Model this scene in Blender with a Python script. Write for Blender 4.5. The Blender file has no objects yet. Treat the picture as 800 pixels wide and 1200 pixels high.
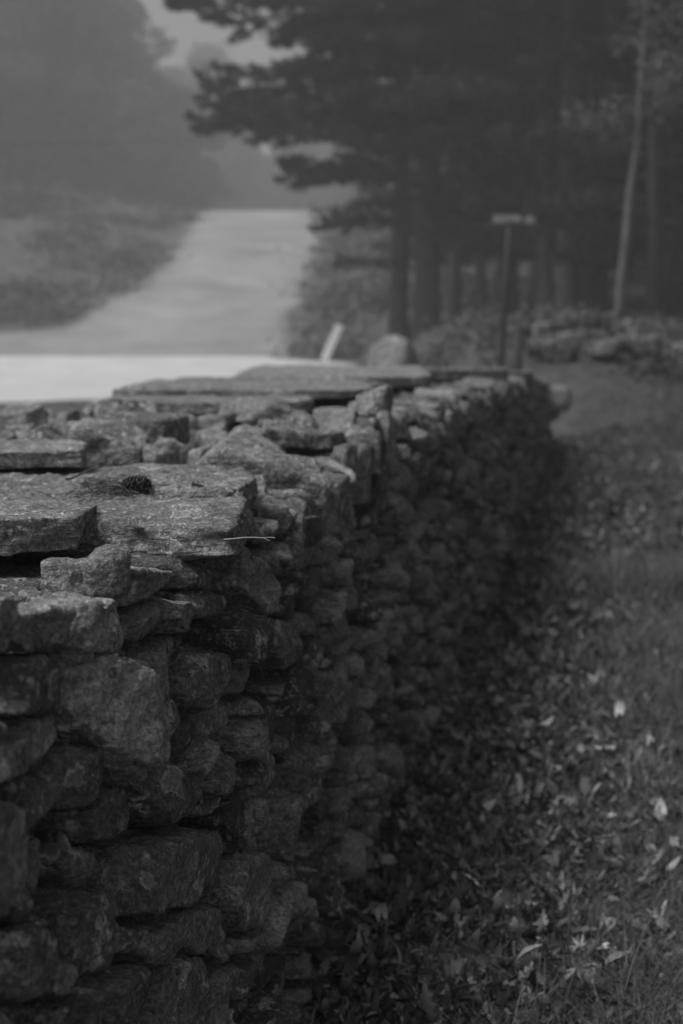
import bpy, math, random
import numpy as np
from mathutils import Vector, Matrix

# ------------------------------------------------------------------ camera, sky, sun, exposure
sc = bpy.context.scene
COL = sc.collection
CAM_Z = 1.3
PITCH = math.radians(7.35)
cd = bpy.data.cameras.new('camera'); cam = bpy.data.objects.new('camera', cd); COL.objects.link(cam)
cam.location = (0, 0, CAM_Z); cam.rotation_euler = (math.radians(90) - PITCH, 0, 0)
cd.sensor_fit = 'VERTICAL'; cd.sensor_height = 36; cd.sensor_width = 24; cd.lens = 50
cd.clip_start = 0.05; cd.clip_end = 2000
cd.dof.use_dof = True; cd.dof.focus_distance = 2.0; cd.dof.aperture_fstop = 4.0
sc.camera = cam

SUN_EL, SUN_AZ = math.radians(60), math.radians(-114)        # high, ahead and to the left (azimuth from +Y)
w = bpy.data.worlds.new('World'); sc.world = w; w.use_nodes = True
nt = w.node_tree; bg = nt.nodes['Background']
sky = nt.nodes.new('ShaderNodeTexSky'); sky.sky_type = 'NISHITA'; sky.sun_disc = False
sky.sun_elevation = SUN_EL; sky.sun_rotation = SUN_AZ; sky.dust_density = 4; sky.air_density = 1.5
bw = nt.nodes.new('ShaderNodeRGBToBW')
nt.links.new(sky.outputs[0], bw.inputs[0]); nt.links.new(bw.outputs[0], bg.inputs[0]); bg.inputs[1].default_value = 0.07
sd = bpy.data.lights.new('sun', 'SUN'); sd.energy = 2.6; sd.angle = math.radians(24); sd.color = (1, 1, 1)
so = bpy.data.objects.new('sun', sd); COL.objects.link(so)
sv = Vector((math.sin(SUN_AZ) * math.cos(SUN_EL), math.cos(SUN_AZ) * math.cos(SUN_EL), math.sin(SUN_EL)))
so.rotation_euler = sv.to_track_quat('Z', 'Y').to_euler(); so.location = (-30, -12, 40)
sc.view_settings.view_transform = 'Standard'; sc.view_settings.look = 'None'
sc.view_settings.gamma = 1; sc.view_settings.exposure = 0.1
sc.cycles.use_denoising = True
sc.cycles.max_bounces = 6; sc.cycles.diffuse_bounces = 3; sc.cycles.volume_bounces = 2; sc.cycles.transparent_max_bounces = 4
sc.cycles.use_adaptive_sampling = False
HAZE_DENSITY = 0.0038

rng = np.random.default_rng(7); random.seed(7)

# ------------------------------------------------------------------ helpers
def _h(ix, iy, iz):
    n = (ix * 374761393 + iy * 668265263 + iz * 2147483647 + 1013904223) & 0xffffffff
    n = ((n ^ (n >> 13)) * 1274126177) & 0xffffffff
    n = ((n ^ (n >> 16)) * 2246822519) & 0xffffffff
    return ((n >> 8) & 0xffff) / 32767.5 - 1.0
def vnoise(P):
    P = np.asarray(P, float); i = np.floor(P).astype(np.int64); f = P - i; f = f * f * f * (f * (f * 6 - 15) + 10)
    x, y, z = i[..., 0], i[..., 1], i[..., 2]; fx, fy, fz = f[..., 0], f[..., 1], f[..., 2]
    def L(a, b, t): return a + (b - a) * t
    return L(L(L(_h(x, y, z), _h(x+1, y, z), fx), L(_h(x, y+1, z), _h(x+1, y+1, z), fx), fy),
             L(L(_h(x, y, z+1), _h(x+1, y, z+1), fx), L(_h(x, y+1, z+1), _h(x+1, y+1, z+1), fx), fy), fz)
def fbm(P, o=4, g=0.5):
    P = np.asarray(P, float); s = 0; a = 1; t = 0
    for k in range(o):
        s = s + a * vnoise(P * (2.03 ** k) + 17.3 * k); t += a; a *= g
    return s / t
def sstep(a, b, x):
    t = np.clip((x - a) / (b - a), 0, 1); return t * t * (3 - 2 * t)

def mesh(name, V, F, mat, smooth=True, attrs=None, parent=None, loc=None):
    """V: (n,3); F: array (m,k) or list of such arrays."""
    me = bpy.data.meshes.new(name)
    V = np.asarray(V, np.float32); Fs = F if isinstance(F, list) else [F]
    Fs = [np.asarray(f, np.int32) for f in Fs if len(f)]
    me.vertices.add(len(V)); me.vertices.foreach_set('co', V.ravel())
    idx = np.concatenate([f.ravel() for f in Fs]); tot = np.concatenate([np.full(len(f), f.shape[1], np.int32) for f in Fs])
    me.loops.add(len(idx)); me.loops.foreach_set('vertex_index', idx)
    me.polygons.add(len(tot)); st = np.concatenate([[0], np.cumsum(tot)[:-1]]).astype(np.int32)
    me.polygons.foreach_set('loop_start', st); me.polygons.foreach_set('loop_total', tot)
    if smooth: me.polygons.foreach_set('use_smooth', np.ones(len(tot), bool))
    me.update(calc_edges=True)
    for k, a in (attrs or {}).items():
        at = me.attributes.new(k, 'FLOAT', 'POINT'); at.data.foreach_set('value', np.asarray(a, np.float32))
    if mat: me.materials.append(mat)
    o = bpy.data.objects.new(name, me); COL.objects.link(o)
    if loc is not None: o.location = loc
    if parent: o.parent = parent
    return o
def empty(name, loc=(0, 0, 0), rz=0):
    o = bpy.data.objects.new(name, None); COL.objects.link(o); o.location = loc; o.rotation_euler = (0, 0, rz); o.empty_display_size = .2; return o
def tag(o, label=None, cat=None, group=None, kind=None):
    for k, v in (('label', label), ('category', cat), ('group', group), ('kind', kind)):
        if v: o[k] = v
    return o
class Soup:
    def __init__(s): s.V = []; s.F = {}; s.A = []; s.n = 0
    def add(s, V, F, tone=0.5):
        V = np.asarray(V, float); F = np.asarray(F)
        s.V.append(V); s.F.setdefault(F.shape[1], []).append(F + s.n); s.n += len(V)
        s.A.append(np.full(len(V), tone) if np.isscalar(tone) else tone)
    def build(s, name, mat, parent=None, smooth=True, loc=None):
        V = np.concatenate(s.V)
        if loc is not None: V = V - np.array(loc)
        return mesh(name, V, [np.concatenate(f) for f in s.F.values()], mat, smooth, {'tone': np.concatenate(s.A)}, parent, loc)
def tube(path, rad, n=8, cap=True):
    path = np.asarray(path, float); rad = np.broadcast_to(rad, (len(path),)); T = np.gradient(path, axis=0)
    T /= np.linalg.norm(T, axis=1)[:, None] + 1e-9
    up = np.array([0, 0, 1.]) if abs(T[0, 2]) < .9 else np.array([1., 0, 0])
    U = np.cross(T, up); U /= np.linalg.norm(U, axis=1)[:, None] + 1e-9; W = np.cross(T, U)
    a = np.linspace(0, 2 * np.pi, n, endpoint=False)
    V = path[:, None] + rad[:, None, None] * (np.cos(a)[None, :, None] * U[:, None] + np.sin(a)[None, :, None] * W[:, None])
    k = len(path); V = V.reshape(-1, 3)
    i = np.arange(k - 1)[:, None] * n; j = np.arange(n)[None]; j2 = (j + 1) % n
    F = np.stack([i + j, i + j2, i + n + j2, i + n + j], -1).reshape(-1, 4)
    return V, F

# ------------------------------------------------------------------ materials
def new_mat(name):
    m = bpy.data.materials.new(name); m.use_nodes = True; t = m.node_tree; return m, t, t.nodes['Principled BSDF']
def nd(t, kind, **kw):
    n = t.nodes.new(kind)
    for k, v in kw.items():
        if k.startswith('i_'):
            key = k[2:]; n.inputs[int(key) if key.isdigit() else key].default_value = v
        else: setattr(n, k, v)
    return n
def noise(t, vec, scale, detail=4, rough=.6, dist=0):
    n = nd(t, 'ShaderNodeTexNoise', i_Scale=scale, i_Detail=detail, i_Roughness=rough, i_Distortion=dist); t.links.new(vec, n.inputs['Vector']); return n.outputs['Fac']
def ramp(t, x, pts):
    r = nd(t, 'ShaderNodeValToRGB'); r.color_ramp.elements.remove(r.color_ramp.elements[1])
    for i, (p, v) in enumerate(pts):
        e = r.color_ramp.elements[0] if i == 0 else r.color_ramp.elements.new(p)
        e.position = p; e.color = (v, v, v, 1)
    t.links.new(x, r.inputs[0]); return r.outputs['Color']
def math_(t, op, a, b=None, c=None):
    n = nd(t, 'ShaderNodeMath', operation=op)
    for i, x in enumerate((a, b, c)):
        if x is None: continue
        if isinstance(x, (int, float)): n.inputs[i].default_value = x
        else: t.links.new(x, n.inputs[i])
    return n.outputs[0]
def mixv(t, f, a, b):
    n = nd(t, 'ShaderNodeMix', data_type='FLOAT')
    for i, x in ((0, f), (2, a), (3, b)):
        if isinstance(x, (int, float)): n.inputs[i].default_value = x
        else: t.links.new(x, n.inputs[i])
    return n.outputs[0]

def stone_mat(name, lo, hi, lichen=.62, lichen_v=.42, speck=0.0):
    m, t, b = new_mat(name)
    tc = nd(t, 'ShaderNodeTexCoord').outputs['Object']
    tone = nd(t, 'ShaderNodeAttribute', attribute_name='tone').outputs['Fac']
    off = nd(t, 'ShaderNodeVectorMath', operation='MULTIPLY_ADD')
    cmb = nd(t, 'ShaderNodeCombineXYZ'); 
    for i in range(3): t.links.new(tone, cmb.inputs[i])
    t.links.new(cmb.outputs[0], off.inputs[0]); off.inputs[1].default_value = (37, 23, 51); t.links.new(tc, off.inputs[2])
    v = off.outputs[0]
    big = noise(t, v, 7, 5, .62, .4); mid = noise(t, v, 28, 5, .65, .3); fine = noise(t, v, 150, 4, .7); grit = noise(t, v, 420, 2, .6)
    mp = nd(t, 'ShaderNodeMapping'); mp.inputs['Scale'].default_value = (1, 1, 5); mp.inputs['Rotation'].default_value = (.2, .3, 0); t.links.new(v, mp.inputs[0])
    strata = noise(t, mp.outputs[0], 12, 5, .6, 1.2)
    base = mixv(t, tone, lo, hi)
    k = math_(t, 'ADD', math_(t, 'MULTIPLY', ramp(t, big, [(.3, .45), (.5, .9), (.7, 1.35)]), .6), math_(t, 'MULTIPLY', ramp(t, mid, [(.3, .35), (.5, .9), (.68, 1.7)]), .4))
    k = math_(t, 'MULTIPLY', k, ramp(t, strata, [(.3, .7), (.55, 1.05), (.75, 1.3)]))
    k = math_(t, 'MULTIPLY', k, ramp(t, fine, [(.32, .45), (.5, 1), (.64, 1.7)]))
    c = math_(t, 'MULTIPLY', base, k)
    # crusty pale lichen: rounded patches with a ragged edge
    wob = nd(t, 'ShaderNodeVectorMath', operation='MULTIPLY_ADD')
    nn = nd(t, 'ShaderNodeTexNoise', i_Scale=60, i_Detail=3); t.links.new(v, nn.inputs['Vector'])
    t.links.new(nn.outputs['Color'], wob.inputs[0]); wob.inputs[1].default_value = (.03, .03, .03); t.links.new(v, wob.inputs[2])
    vo = nd(t, 'ShaderNodeTexVoronoi', i_Scale=26); t.links.new(wob.outputs[0], vo.inputs['Vector'])
    pres = noise(t, v, 9, 3, .6)
    lm = math_(t, 'MULTIPLY', ramp(t, vo.outputs['Distance'], [(.30, 1), (.42, 0)]), ramp(t, pres, [(lichen - .02, 0), (lichen + .03, 1)]))
    lm = math_(t, 'MULTIPLY', lm, ramp(t, noise(t, v, 220, 3, .7), [(.4, .25), (.52, 1)]))
    c = mixv(t, lm, c, lichen_v)
    if speck:
        sp = ramp(t, noise(t, v, 85, 4, .75), [(.535, 0), (.585, 1)])
        sp = math_(t, 'MULTIPLY', sp, ramp(t, noise(t, v, 14, 3, .6), [(.42, 0), (.56, speck)]))
        c = mixv(t, sp, c, lichen_v)
        lm = math_(t, 'MAXIMUM', lm, sp)
        # black crust between
        bk = math_(t, 'MULTIPLY', ramp(t, noise(t, v, 70, 4, .7), [(.53, 0), (.62, .8)]), ramp(t, noise(t, v, 11, 3), [(.45, 0), (.6, 1)]))
        c = mixv(t, bk, c, .045)
    t.links.new(c, b.inputs['Base Color']); b.inputs['Roughness'].default_value = .82; b.inputs['Specular IOR Level'].default_value = .3
    h = math_(t, 'ADD', math_(t, 'ADD', math_(t, 'MULTIPLY', mid, .9), math_(t, 'MULTIPLY', fine, .5)), math_(t, 'ADD', math_(t, 'MULTIPLY', grit, .22), math_(t, 'MULTIPLY', lm, .35)))
    h = math_(t, 'ADD', h, math_(t, 'MULTIPLY', strata, 1.0))
    bu = nd(t, 'ShaderNodeBump', i_Strength=1, i_Distance=.012); t.links.new(h, bu.inputs['Height']); t.links.new(bu.outputs[0], b.inputs['Normal'])
    return m
M_STONE = stone_mat('fieldstone', .06, .34, .54, .65, speck=.55)
M_CAP = stone_mat('lichened_capstone', .11, .30, .50, .6, speck=.95)
M_CORE = stone_mat('rubble', .06, .12, .8)

def simple(name, v0, v1, scale=5, rough=.85, bump=0., tone=False, detail=4, bscale=None, spec=.2):
    m, t, b = new_mat(name); tc = nd(t, 'ShaderNodeTexCoord').outputs['Object']
    f = ramp(t, noise(t, tc, scale, detail, .6), [(.32, v0), (.68, v1)])
    if tone:
        tn = nd(t, 'ShaderNodeAttribute', attribute_name='tone').outputs['Fac']; f = math_(t, 'MULTIPLY', f, tn)
    t.links.new(f, b.inputs['Base Color']); b.inputs['Roughness'].default_value = rough; b.inputs['Specular IOR Level'].default_value = spec
    if bump:
        bu = nd(t, 'ShaderNodeBump', i_Strength=1, i_Distance=bump); t.links.new(noise(t, tc, bscale or scale * 3, 5, .65), bu.inputs['Height']); t.links.new(bu.outputs[0], b.inputs['Normal'])
    return m
M_SOIL, t_, b_ = new_mat('leafy_soil')
_tc = nd(t_, 'ShaderNodeTexCoord').outputs['Object']; _g = nd(t_, 'ShaderNodeAttribute', attribute_name='grassy').outputs['Fac']
_so = ramp(t_, noise(t_, _tc, 6, 4), [(.32, .04), (.68, .09)]); _gr = ramp(t_, noise(t_, _tc, 1.1, 6, .7), [(.3, .05), (.7, .12)])
_gn = nd(t_, 'ShaderNodeAttribute', attribute_name='gravel').outputs['Fac']; _gf = nd(t_, 'ShaderNodeAttribute', attribute_name='packed').outputs['Fac']
_rn = ramp(t_, noise(t_, _tc, 1.0, 7, .7), [(.3, .46), (.7, .68)]); _rf = ramp(t_, noise(t_, _tc, .35, 7, .7), [(.3, .17), (.7, .36)])
_c = mixv(t_, _gf, mixv(t_, _gn, mixv(t_, _g, _so, _gr), _rn), _rf)
t_.links.new(_c, b_.inputs['Base Color']); b_.inputs['Roughness'].default_value = .9
_bu = nd(t_, 'ShaderNodeBump', i_Strength=1, i_Distance=.04); t_.links.new(noise(t_, _tc, 9, 6, .7), _bu.inputs['Height']); t_.links.new(_bu.outputs[0], b_.inputs['Normal'])
M_ROAD = simple('pale_gravel', .52, .7, 1.2, bump=.01, bscale=40)
M_LEAF = simple('dead_leaf', .8, 1.1, 90, .6, tone=True, spec=.35)
M_GRASS = simple('grass_blade', .66, .86, 3, .7, tone=True)
M_NEEDLE = simple('pine_needles', .02, .045, .8, .7, tone=False)
M_BARK = simple('pine_bark', .035, .07, 9, bump=.04, bscale=14)
M_PALEBARK = simple('pale_bark', .07, .13, 5, bump=.01)
M_FOLI = simple('broad_foliage', .09, .15, .5)
M_TWIG = simple('twig_bark', .05, .12, 60)
M_PALETWIG = simple('dry_stem', .3, .4, 60)
M_METAL = simple('weathered_post', .02, .035, 20, .6)
M_SIGN = simple('sign_blade_paint', .22, .32, 8, .5)
M_WHITE = simple('white_paint', .8, .88, 12, .6)
M_NEEDLEBED = simple('needle_debris', .8, 1.1, 60, .8, tone=True)

# ------------------------------------------------------------------ terrain
SL = 0.185                                     # wall direction dX/dY
dn = math.hypot(SL, 1); D = np.array([SL / dn, 1 / dn, 0]); NR = np.array([1 / dn, -SL / dn, 0]); UP = np.array([0, 0, 1.])
def tz(x, y):
    x = np.asarray(x, float); y = np.asarray(y, float)
    left = np.interp(y, [-50, 12, 21.6, 43, 47, 62, 85, 100, 130, 400], [0, 0, .2, .46, .7, 3.7, 8.1, 9.4, 9.5, 9.5])
    right = np.interp(y, [-50, 9, 16, 19, 21, 33, 50, 80, 130, 400], [0, 0, .42, 1.12, 1.2, 1.32, 2.4, 6.5, 9.5, 9.5])
    xb = np.interp(y, [0, 14, 18, 30, 40, 46, 62, 90, 200], [3, 2.2, .8, .7, .6, -1.2, -1.0, -.2, 0])
    xe = np.interp(y, [0, 14, 18, 30, 45, 62, 90, 200], [4, 4, 2.4, 2.2, 1.2, 1.5, 2.5, 3])
    k = sstep(0, 1, (x - xb) / (xe - xb)); z = left * (1 - k) + right * k
    # long bank on the far left
    bank = sstep(-8.0, -16, x) * sstep(44, 60, y) * (1 - sstep(66, 110, y)) * 1.6
    z = z + bank + sstep(-9, -30, x) * sstep(46, 60, y) * .8
    # gentle mound, bumps
    z = z + .16 * np.exp(-((x - 3.3) / 1.6) ** 2 - ((y - 20) / 2.2) ** 2) - .14 * np.exp(-((x - 6.0) / 1.2) ** 2 - ((y - 19.5) / 2.2) ** 2)
    P = np.stack([x * .5, y * .5, np.zeros_like(x)], -1)
    rough = 1 - road_mask(x, y)
    z = z + .035 * fbm(P * 2.2, 4) * (.35 + sstep(8, 20, y)) * rough + .10 * fbm(P * .6 + 5, 3) * sstep(14, 22, y) * rough
    z = z + .05 * sstep(1.2, .3, x - SL * y + .52) * sstep(15, 12, y) * 0
    return z
def road_mask(x, y, both=False):
    n = .35 * fbm(np.stack([x * .4, y * .4, 0 * x + 3], -1), 3)
    cross = sstep(21, 21.8, y + n) * sstep(43.6, 43.0, y + n) * sstep(.45, .2, x + n * .2 + sstep(36, 43, y) * 2.4)
    lo = np.interp(y, [43, 46, 50, 56, 62, 70, 85, 140], [-30, -15, -9.6, -8.6, -7.8, -7.8, -8.3, -8.5])
    hi = np.interp(y, [43, 46, 50, 62, 70, 85, 140], [-1.6, -1.9, -2.0, -1.5, -1.2, -.8, -.5])
    side = sstep(43.15, 43.35, y) * sstep(-.5, .5, x - lo + n) * sstep(-.4, .4, hi - x + n) * sstep(112, 108, y)
    return (cross, side) if both else np.maximum(cross, side)
def axis(a, b, step, lo, hi, g=1.25):
    c = list(np.arange(a, b + 1e-6, step)); s = step
    while c[-1] < hi: s *= g; c.append(c[-1] + s)
    s = step
    while c[0] > lo: s *= g; c.insert(0, c[0] - s)
    return np.array(c)
xs = axis(-16, 9, .16, -190, 190); ys = axis(1, 90, .22, -60, 235)
X, Y = np.meshgrid(xs, ys); Z = tz(X, Y)
# lip at the road seam, verge at its near edge
V = np.stack([X, Y, Z], -1).reshape(-1, 3); nx, ny = len(xs), len(ys)
i = np.arange(ny - 1)[:, None] * nx + np.arange(nx - 1)[None]
Fq = np.stack([i, i + 1, i + nx + 1, i + nx], -1).reshape(-1, 4)
cx = V[Fq].mean(1); isr = road_mask(cx[:, 0], cx[:, 1]) > .5
def sub(mask, name, mat):
    F = Fq[mask]; u, inv = np.unique(F, return_inverse=True)
    gr = sstep(40, 46, V[u][:, 1]) * (1 - sstep(-1, 4, V[u][:, 0]) * .6)
    return mesh(name, V[u], inv.reshape(-1, 4), M_SOIL, True, dict(zip(('grassy', 'gravel', 'packed'), (gr,) + road_mask(V[u][:, 0], V[u][:, 1], True))))
tag(sub(~isr, 'ground', M_SOIL), kind='structure')
far = isr & (cx[:, 1] > 43.3)
tag(sub(isr & ~far, 'road', M_ROAD), kind='structure')
M_ROAD2 = simple('packed_gravel', .26, .40, .8, bump=.01, bscale=30)
tag(sub(far, 'gravel_road', M_ROAD2), kind='structure')

# ------------------------------------------------------------------ haze
hb = np.array([[x, y, z] for x in (-195, 195) for y in (-62, 240) for z in (-3, 34)], float)
hz = mesh('haze', hb, np.array([[0, 1, 3, 2], [4, 6, 7, 5], [0, 4, 5, 1], [2, 3, 7, 6], [0, 2, 6, 4], [1, 5, 7, 3]]), None, smooth=False)
mh = bpy.data.materials.new('haze'); mh.use_nodes = True; th = mh.node_tree; th.nodes.clear()
out = th.nodes.new('ShaderNodeOutputMaterial'); pv = th.nodes.new('ShaderNodeVolumePrincipled')
pv.inputs['Color'].default_value = (.93, .93, .93, 1); pv.inputs['Density'].default_value = HAZE_DENSITY; pv.inputs['Anisotropy'].default_value = .2
th.links.new(pv.outputs[0], out.inputs['Volume']); hz.data.materials.append(mh); tag(hz, kind='stuff')

# ------------------------------------------------------------------ stones
_cs = {}
def cube_sphere(N):
    if N in _cs: return _cs[N]
    g = np.tan(np.linspace(-np.pi / 4, np.pi / 4, N + 1)); A, B = np.meshgrid(g, g, indexing='ij'); one = np.ones_like(A)
    pts = []; fs = []; k = 0
    for P, flip in (((A, B, one), 0), ((A, B, -one), 1), ((A, one, B), 1), ((A, -one, B), 0), ((one, A, B), 0), ((-one, A, B), 1)):
        pts.append(np.stack(P, -1).reshape(-1, 3))
        i = np.arange(N)[:, None] * (N + 1) + np.arange(N)[None]
        f = np.stack([i, i + N + 1, i + N + 2, i + 1], -1).reshape(-1, 4)
        fs.append((f[:, ::-1] if flip else f) + k); k += (N + 1) ** 2
    P = np.concatenate(pts); F = np.concatenate(fs)
    key = np.round(P * 1e5).astype(np.int64); _, first, inv = np.unique(key, axis=0, return_index=True, return_inverse=True)
    P = P[first]; F = inv.reshape(-1)[F]; P /= np.linalg.norm(P, axis=1)[:, None]
    _cs[N] = (P, F); return _cs[N]
def rock(planes, hs, ext, N, p=16, seed=0, amp=1.0, strata=1.0):
    """smoothed intersection of half-spaces seen from the origin; local axes: 0 along, 1 outward, 2 across"""
    P, F = cube_sphere(N); d = P * np.asarray(ext)[None]; d = d / np.linalg.norm(d, axis=1)[:, None]
    q = np.maximum(0, d @ planes.T / hs[None]); r = 1 / (np.sum(q ** p, axis=1) ** (1 / p) + 1e-9); r = np.minimum(r, 1.6 * np.linalg.norm(ext))
    V = d * r[:, None]; size = min(float(np.mean(r)), 2.2 * float(np.min(ext)));
    G = (q ** (p - 1) / hs[None]) @ planes; G /= np.linalg.norm(G, axis=1)[:, None] + 1e-9; o = seed * 13.37 % 500
    disp = .06 * size * fbm(V * (.55 / size) + o, 3) 
    disp += amp * (.0050 * fbm(V * 18 + o, 5, .55) + .0032 * (1 - 2 * np.abs(fbm(V * 36 + o + 9, 4))))
    st = V * np.array([9, 9, 60]) + o; st[:, 2] += 2 * vnoise(V * 9 + o)
    disp += strata * amp * .0035 * vnoise(st)
    chip = fbm(V * 20 + o + 40, 3); disp -= amp * .009 * np.clip(chip - .18, 0, 1) * 2
    return V + G * disp[:, None], F
def plane(n, h): n = np.asarray(n, float); L = np.linalg.norm(n); return n / L, h / L

stones = []            # dicts: V world, F, centre, tone, kind, score
def emit(V, F, O, A, Nn, C, tone, kind, score, label=None):
    W = np.asarray(O) + V[:, :1] * A + V[:, 1:2] * Nn + V[:, 2:] * C
    if np.dot(np.cross(A, Nn), C) < 0: F = F[:, ::-1]
    stones.append(dict(V=W, F=F, c=np.asarray(O, float), tone=tone, kind=kind, score=score, label=label))

def panel(O, A, C, Nn, a0, a1, clo, chi, rmin, rmax, asp, outfn, depth, detail, kind, seed, skip=None, flat=1.0, chop=2, rough=1.0, tones=(0, 1), fixed=()):
    """dry-laid stones filling a strip: sites by dart throwing with varied radii, cells by power diagram"""
    R = np.random.default_rng(seed); S = []
    area = (a1 - a0) / asp * max(.2, np.mean([chi(a) - clo for a in np.linspace(a0, a1, 9)]))
    tries = int(area / (rmin ** 2) * 3.5)
    grid = {}
    cell = rmax * 2
    for (a_, c_, r_) in fixed:
        x = a_ / asp; grid.setdefault((int(x // cell), int(c_ // cell)), []).append((x, c_, r_ * .9)); S.append((x, c_, r_))
    for k in range(tries):
        r = rmax - (rmax - rmin) * (k / tries) ** .42; r *= R.uniform(.85, 1.1)
        a = R.uniform(a0, a1); top = chi(a); c = R.uniform(clo + r * .4, max(clo + r * .5, top - r * .8)); x = a / asp
        gi, gj = int(x // cell), int(c // cell); ok = True
        for ii in (-1, 0, 1):
            for jj in (-1, 0, 1):
                for (x2, c2, r2) in grid.get((gi + ii, gj + jj), ()):
                    if (x - x2) ** 2 + (c - c2) ** 2 < ((r + r2) * .86) ** 2: ok = False; break
                if not ok: break
            if not ok: break
        if ok: grid.setdefault((gi, gj), []).append((x, c, r)); S.append((x, c, r))
    S = np.array(S)
    for i, (x, c, r) in enumerate(S):
        a = x * asp
        if i < len(fixed): continue
        if skip is not None and skip(a, c): continue
        dx = S[:, :2] - S[i, :2]; dist = np.hypot(dx[:, 0], dx[:, 1]); nb = np.where((dist > 1e-6) & (dist < 5 * rmax))[0]
        nb = nb[np.argsort(dist[nb])[:16]]
        pl = []; hs = []
        for j in nb:
            dd = dx[j] / dist[j]; h = (dist[j] ** 2 + r * r - S[j, 2] ** 2) / (2 * dist[j]); h = max(h, .25 * r)
            n, hh = plane((dd[0] / asp, R.uniform(-.02, .16), dd[1]), h); 
            L = math.hypot(dd[0] / asp, dd[1]); pl.append(n); hs.append(h / L - .004)
        top = chi(a)
        n, hh = plane((R.normal(0, .1), 0, 1), top - c + R.uniform(-.012, .02)); pl.append(n); hs.append(max(hh, .02))
        n, hh = plane((R.normal(0, .05), 0, -1), c - clo + .03); pl.append(n); hs.append(max(hh, .02))
        fr = outfn(a, c, R)
        n, _ = plane((R.normal(0, .17) * flat, 1, R.normal(0, .15) * flat), 1); pl.append(n); hs.append(max(.03, depth * .4))
        pl.append(np.array([0, -1., 0])); hs.append(depth * .6)
        sx = r * asp
        for q in range(chop):
            n, _ = plane((R.normal(0, 1) / asp, R.uniform(.25, 1.1), R.normal(0, 1)), 1)
            sup = abs(n[0]) * sx * .85 + n[1] * depth * .4 + abs(n[2]) * r * .85
            pl.append(n); hs.append(sup * R.uniform(.6, .98))
        pos = np.asarray(O) + A * a + C * c + Nn * (fr - depth * .4)
        dcam = np.linalg.norm(pos - np.array([0, 0, CAM_Z]))
        N = detail(dcam, r)
        V, F = rock(np.array(pl), np.array(hs), (sx, depth * .5, r), N, p=R.choice([36, 60, 90]), seed=seed * 100 + i, amp=rough)
        # slight settling rotation
        t = R.normal(0, .06 + .14 * (kind == 'stone')); cs, sn = math.cos(t), math.sin(t); V = np.stack([V[:, 0] * cs - V[:, 2] * sn, V[:, 1], V[:, 0] * sn + V[:, 2] * cs], 1)
        emit(V, F, pos, A, Nn, C, R.uniform(*tones), kind, r / dcam)

TOP = lambda s: float(np.interp(s, [-2, 1.2, 1.82, 1.9, 2.95, 3.1, 3.6, 4.4, 6.5, 9.2, 12, 14.4], [.985, .98, .97, .955, .955, .985, 1.0, 1.03, 1.02, .97, .88, .78]))
def face_off(c): return -.52 - .07 * min(max(c, 0), 1.1)         # slight batter
T_LEFT = -1.72
def det(dc, r):
    v = r / dc
    return int(np.clip(v * 1350, 7, 42))

# stones of the near face read off the photograph, as corners on the wall's face
def facept(px, py, off=0.0):
    u = (px - 400) / 1667; v = (py - 600) / 1667
    d = np.array([u, math.cos(PITCH) - v * math.sin(PITCH), -math.sin(PITCH) - v * math.cos(PITCH)])
    z = .8
    for _ in range(6):
        t = (face_off(z) + off) / (d @ NR); z = CAM_Z + d[2] * t
    P = np.array([0, 0, CAM_Z]) + d * t; return float(P @ D), float(P[2])
HERO = [
 ([(0,672),(22,678),(27,700),(22,735),(0,745),(-25,735),(-25,680)], .02, .8), ([(27,700),(60,690),(92,697),(88,728),(40,738),(27,725)], .035, .75),
 ([(78,695),(110,684),(140,683),(155,700),(148,735),(125,743),(95,735)], .05, .95), ([(-20,735),(12,738),(16,770),(-20,778)], .01, .5),
 ([(85,757),(118,748),(127,765),(122,790),(108,797),(95,780)], .015, .8), ([(-10,780),(50,773),(90,775),(105,800),(95,825),(40,838),(-10,845)], .03, .2),
 ([(-5,872),(45,840),(85,835),(92,860),(70,895),(40,910),(-5,924)], .045, .7), ([(85,825),(105,812),(125,840),(130,870),(110,880),(90,860)], .015, .35),
 ([(85,885),(130,872),(140,900),(125,930),(95,945),(75,920)], .03, .3), ([(25,912),(65,905),(80,960),(50,985),(20,975)], .02, .25),
 ([(-20,930),(25,945),(60,1000),(40,1060),(-10,1090),(-40,1010)], .05, .6), ([(108,955),(135,912),(170,930),(165,970),(120,985)], .02, .3),
 ([(140,1000),(195,985),(270,980),(282,1000),(265,1050),(225,1065),(150,1080),(138,1050)], .045, .45), ([(278,1010),(310,1003),(322,1030),(315,1080),(290,1092),(275,1060)], .03, .6),
 ([(160,1090),(215,1085),(222,1118),(190,1130),(155,1110)], .03, .5), ([(155,668),(200,666),(203,690),(152,712)], .0, .6),
 ([(204,702),(235,703),(242,742),(215,745),(202,725)], .03, .5), ([(230,695),(278,697),(280,722),(235,725)], .02, .4),
 ([(235,765),(265,760),(270,800),(262,835),(235,830)], .02, .4), ([(108,800),(150,768),(186,800),(212,850),(206,888),(165,905),(132,852)], .075, .7),
 ([(186,905),(210,890),(245,930),(240,965),(205,970),(190,945)], .02, .3), ([(80,1085),(118,1050),(150,1070),(140,1130),(95,1150)], .02, .35),
 ([(0,1100),(60,1075),(85,1100),(70,1160),(0,1180)], .03, .4), ([(115,1150),(165,1135),(190,1160),(180,1230),(120,1230)], .03, .3),
 ([(195,1140),(240,1120),(262,1150),(255,1215),(200,1215)], .02, .4), ([(225,1070),(268,1062),(280,1100),(262,1130),(228,1110)], .02, .5),
 ([(288,640),(310,655),(330,715),(312,722),(292,690)], .04, .6), ([(318,720),(345,730),(360,775),(338,785),(322,760)], .04, .4),
]
hero_polys = []
HERO = [(a_, .045 if b_ == .075 else min(.03, b_ * .38), 1.0 if b_ == .075 else c_) for (a_, b_, c_) in HERO]
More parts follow.
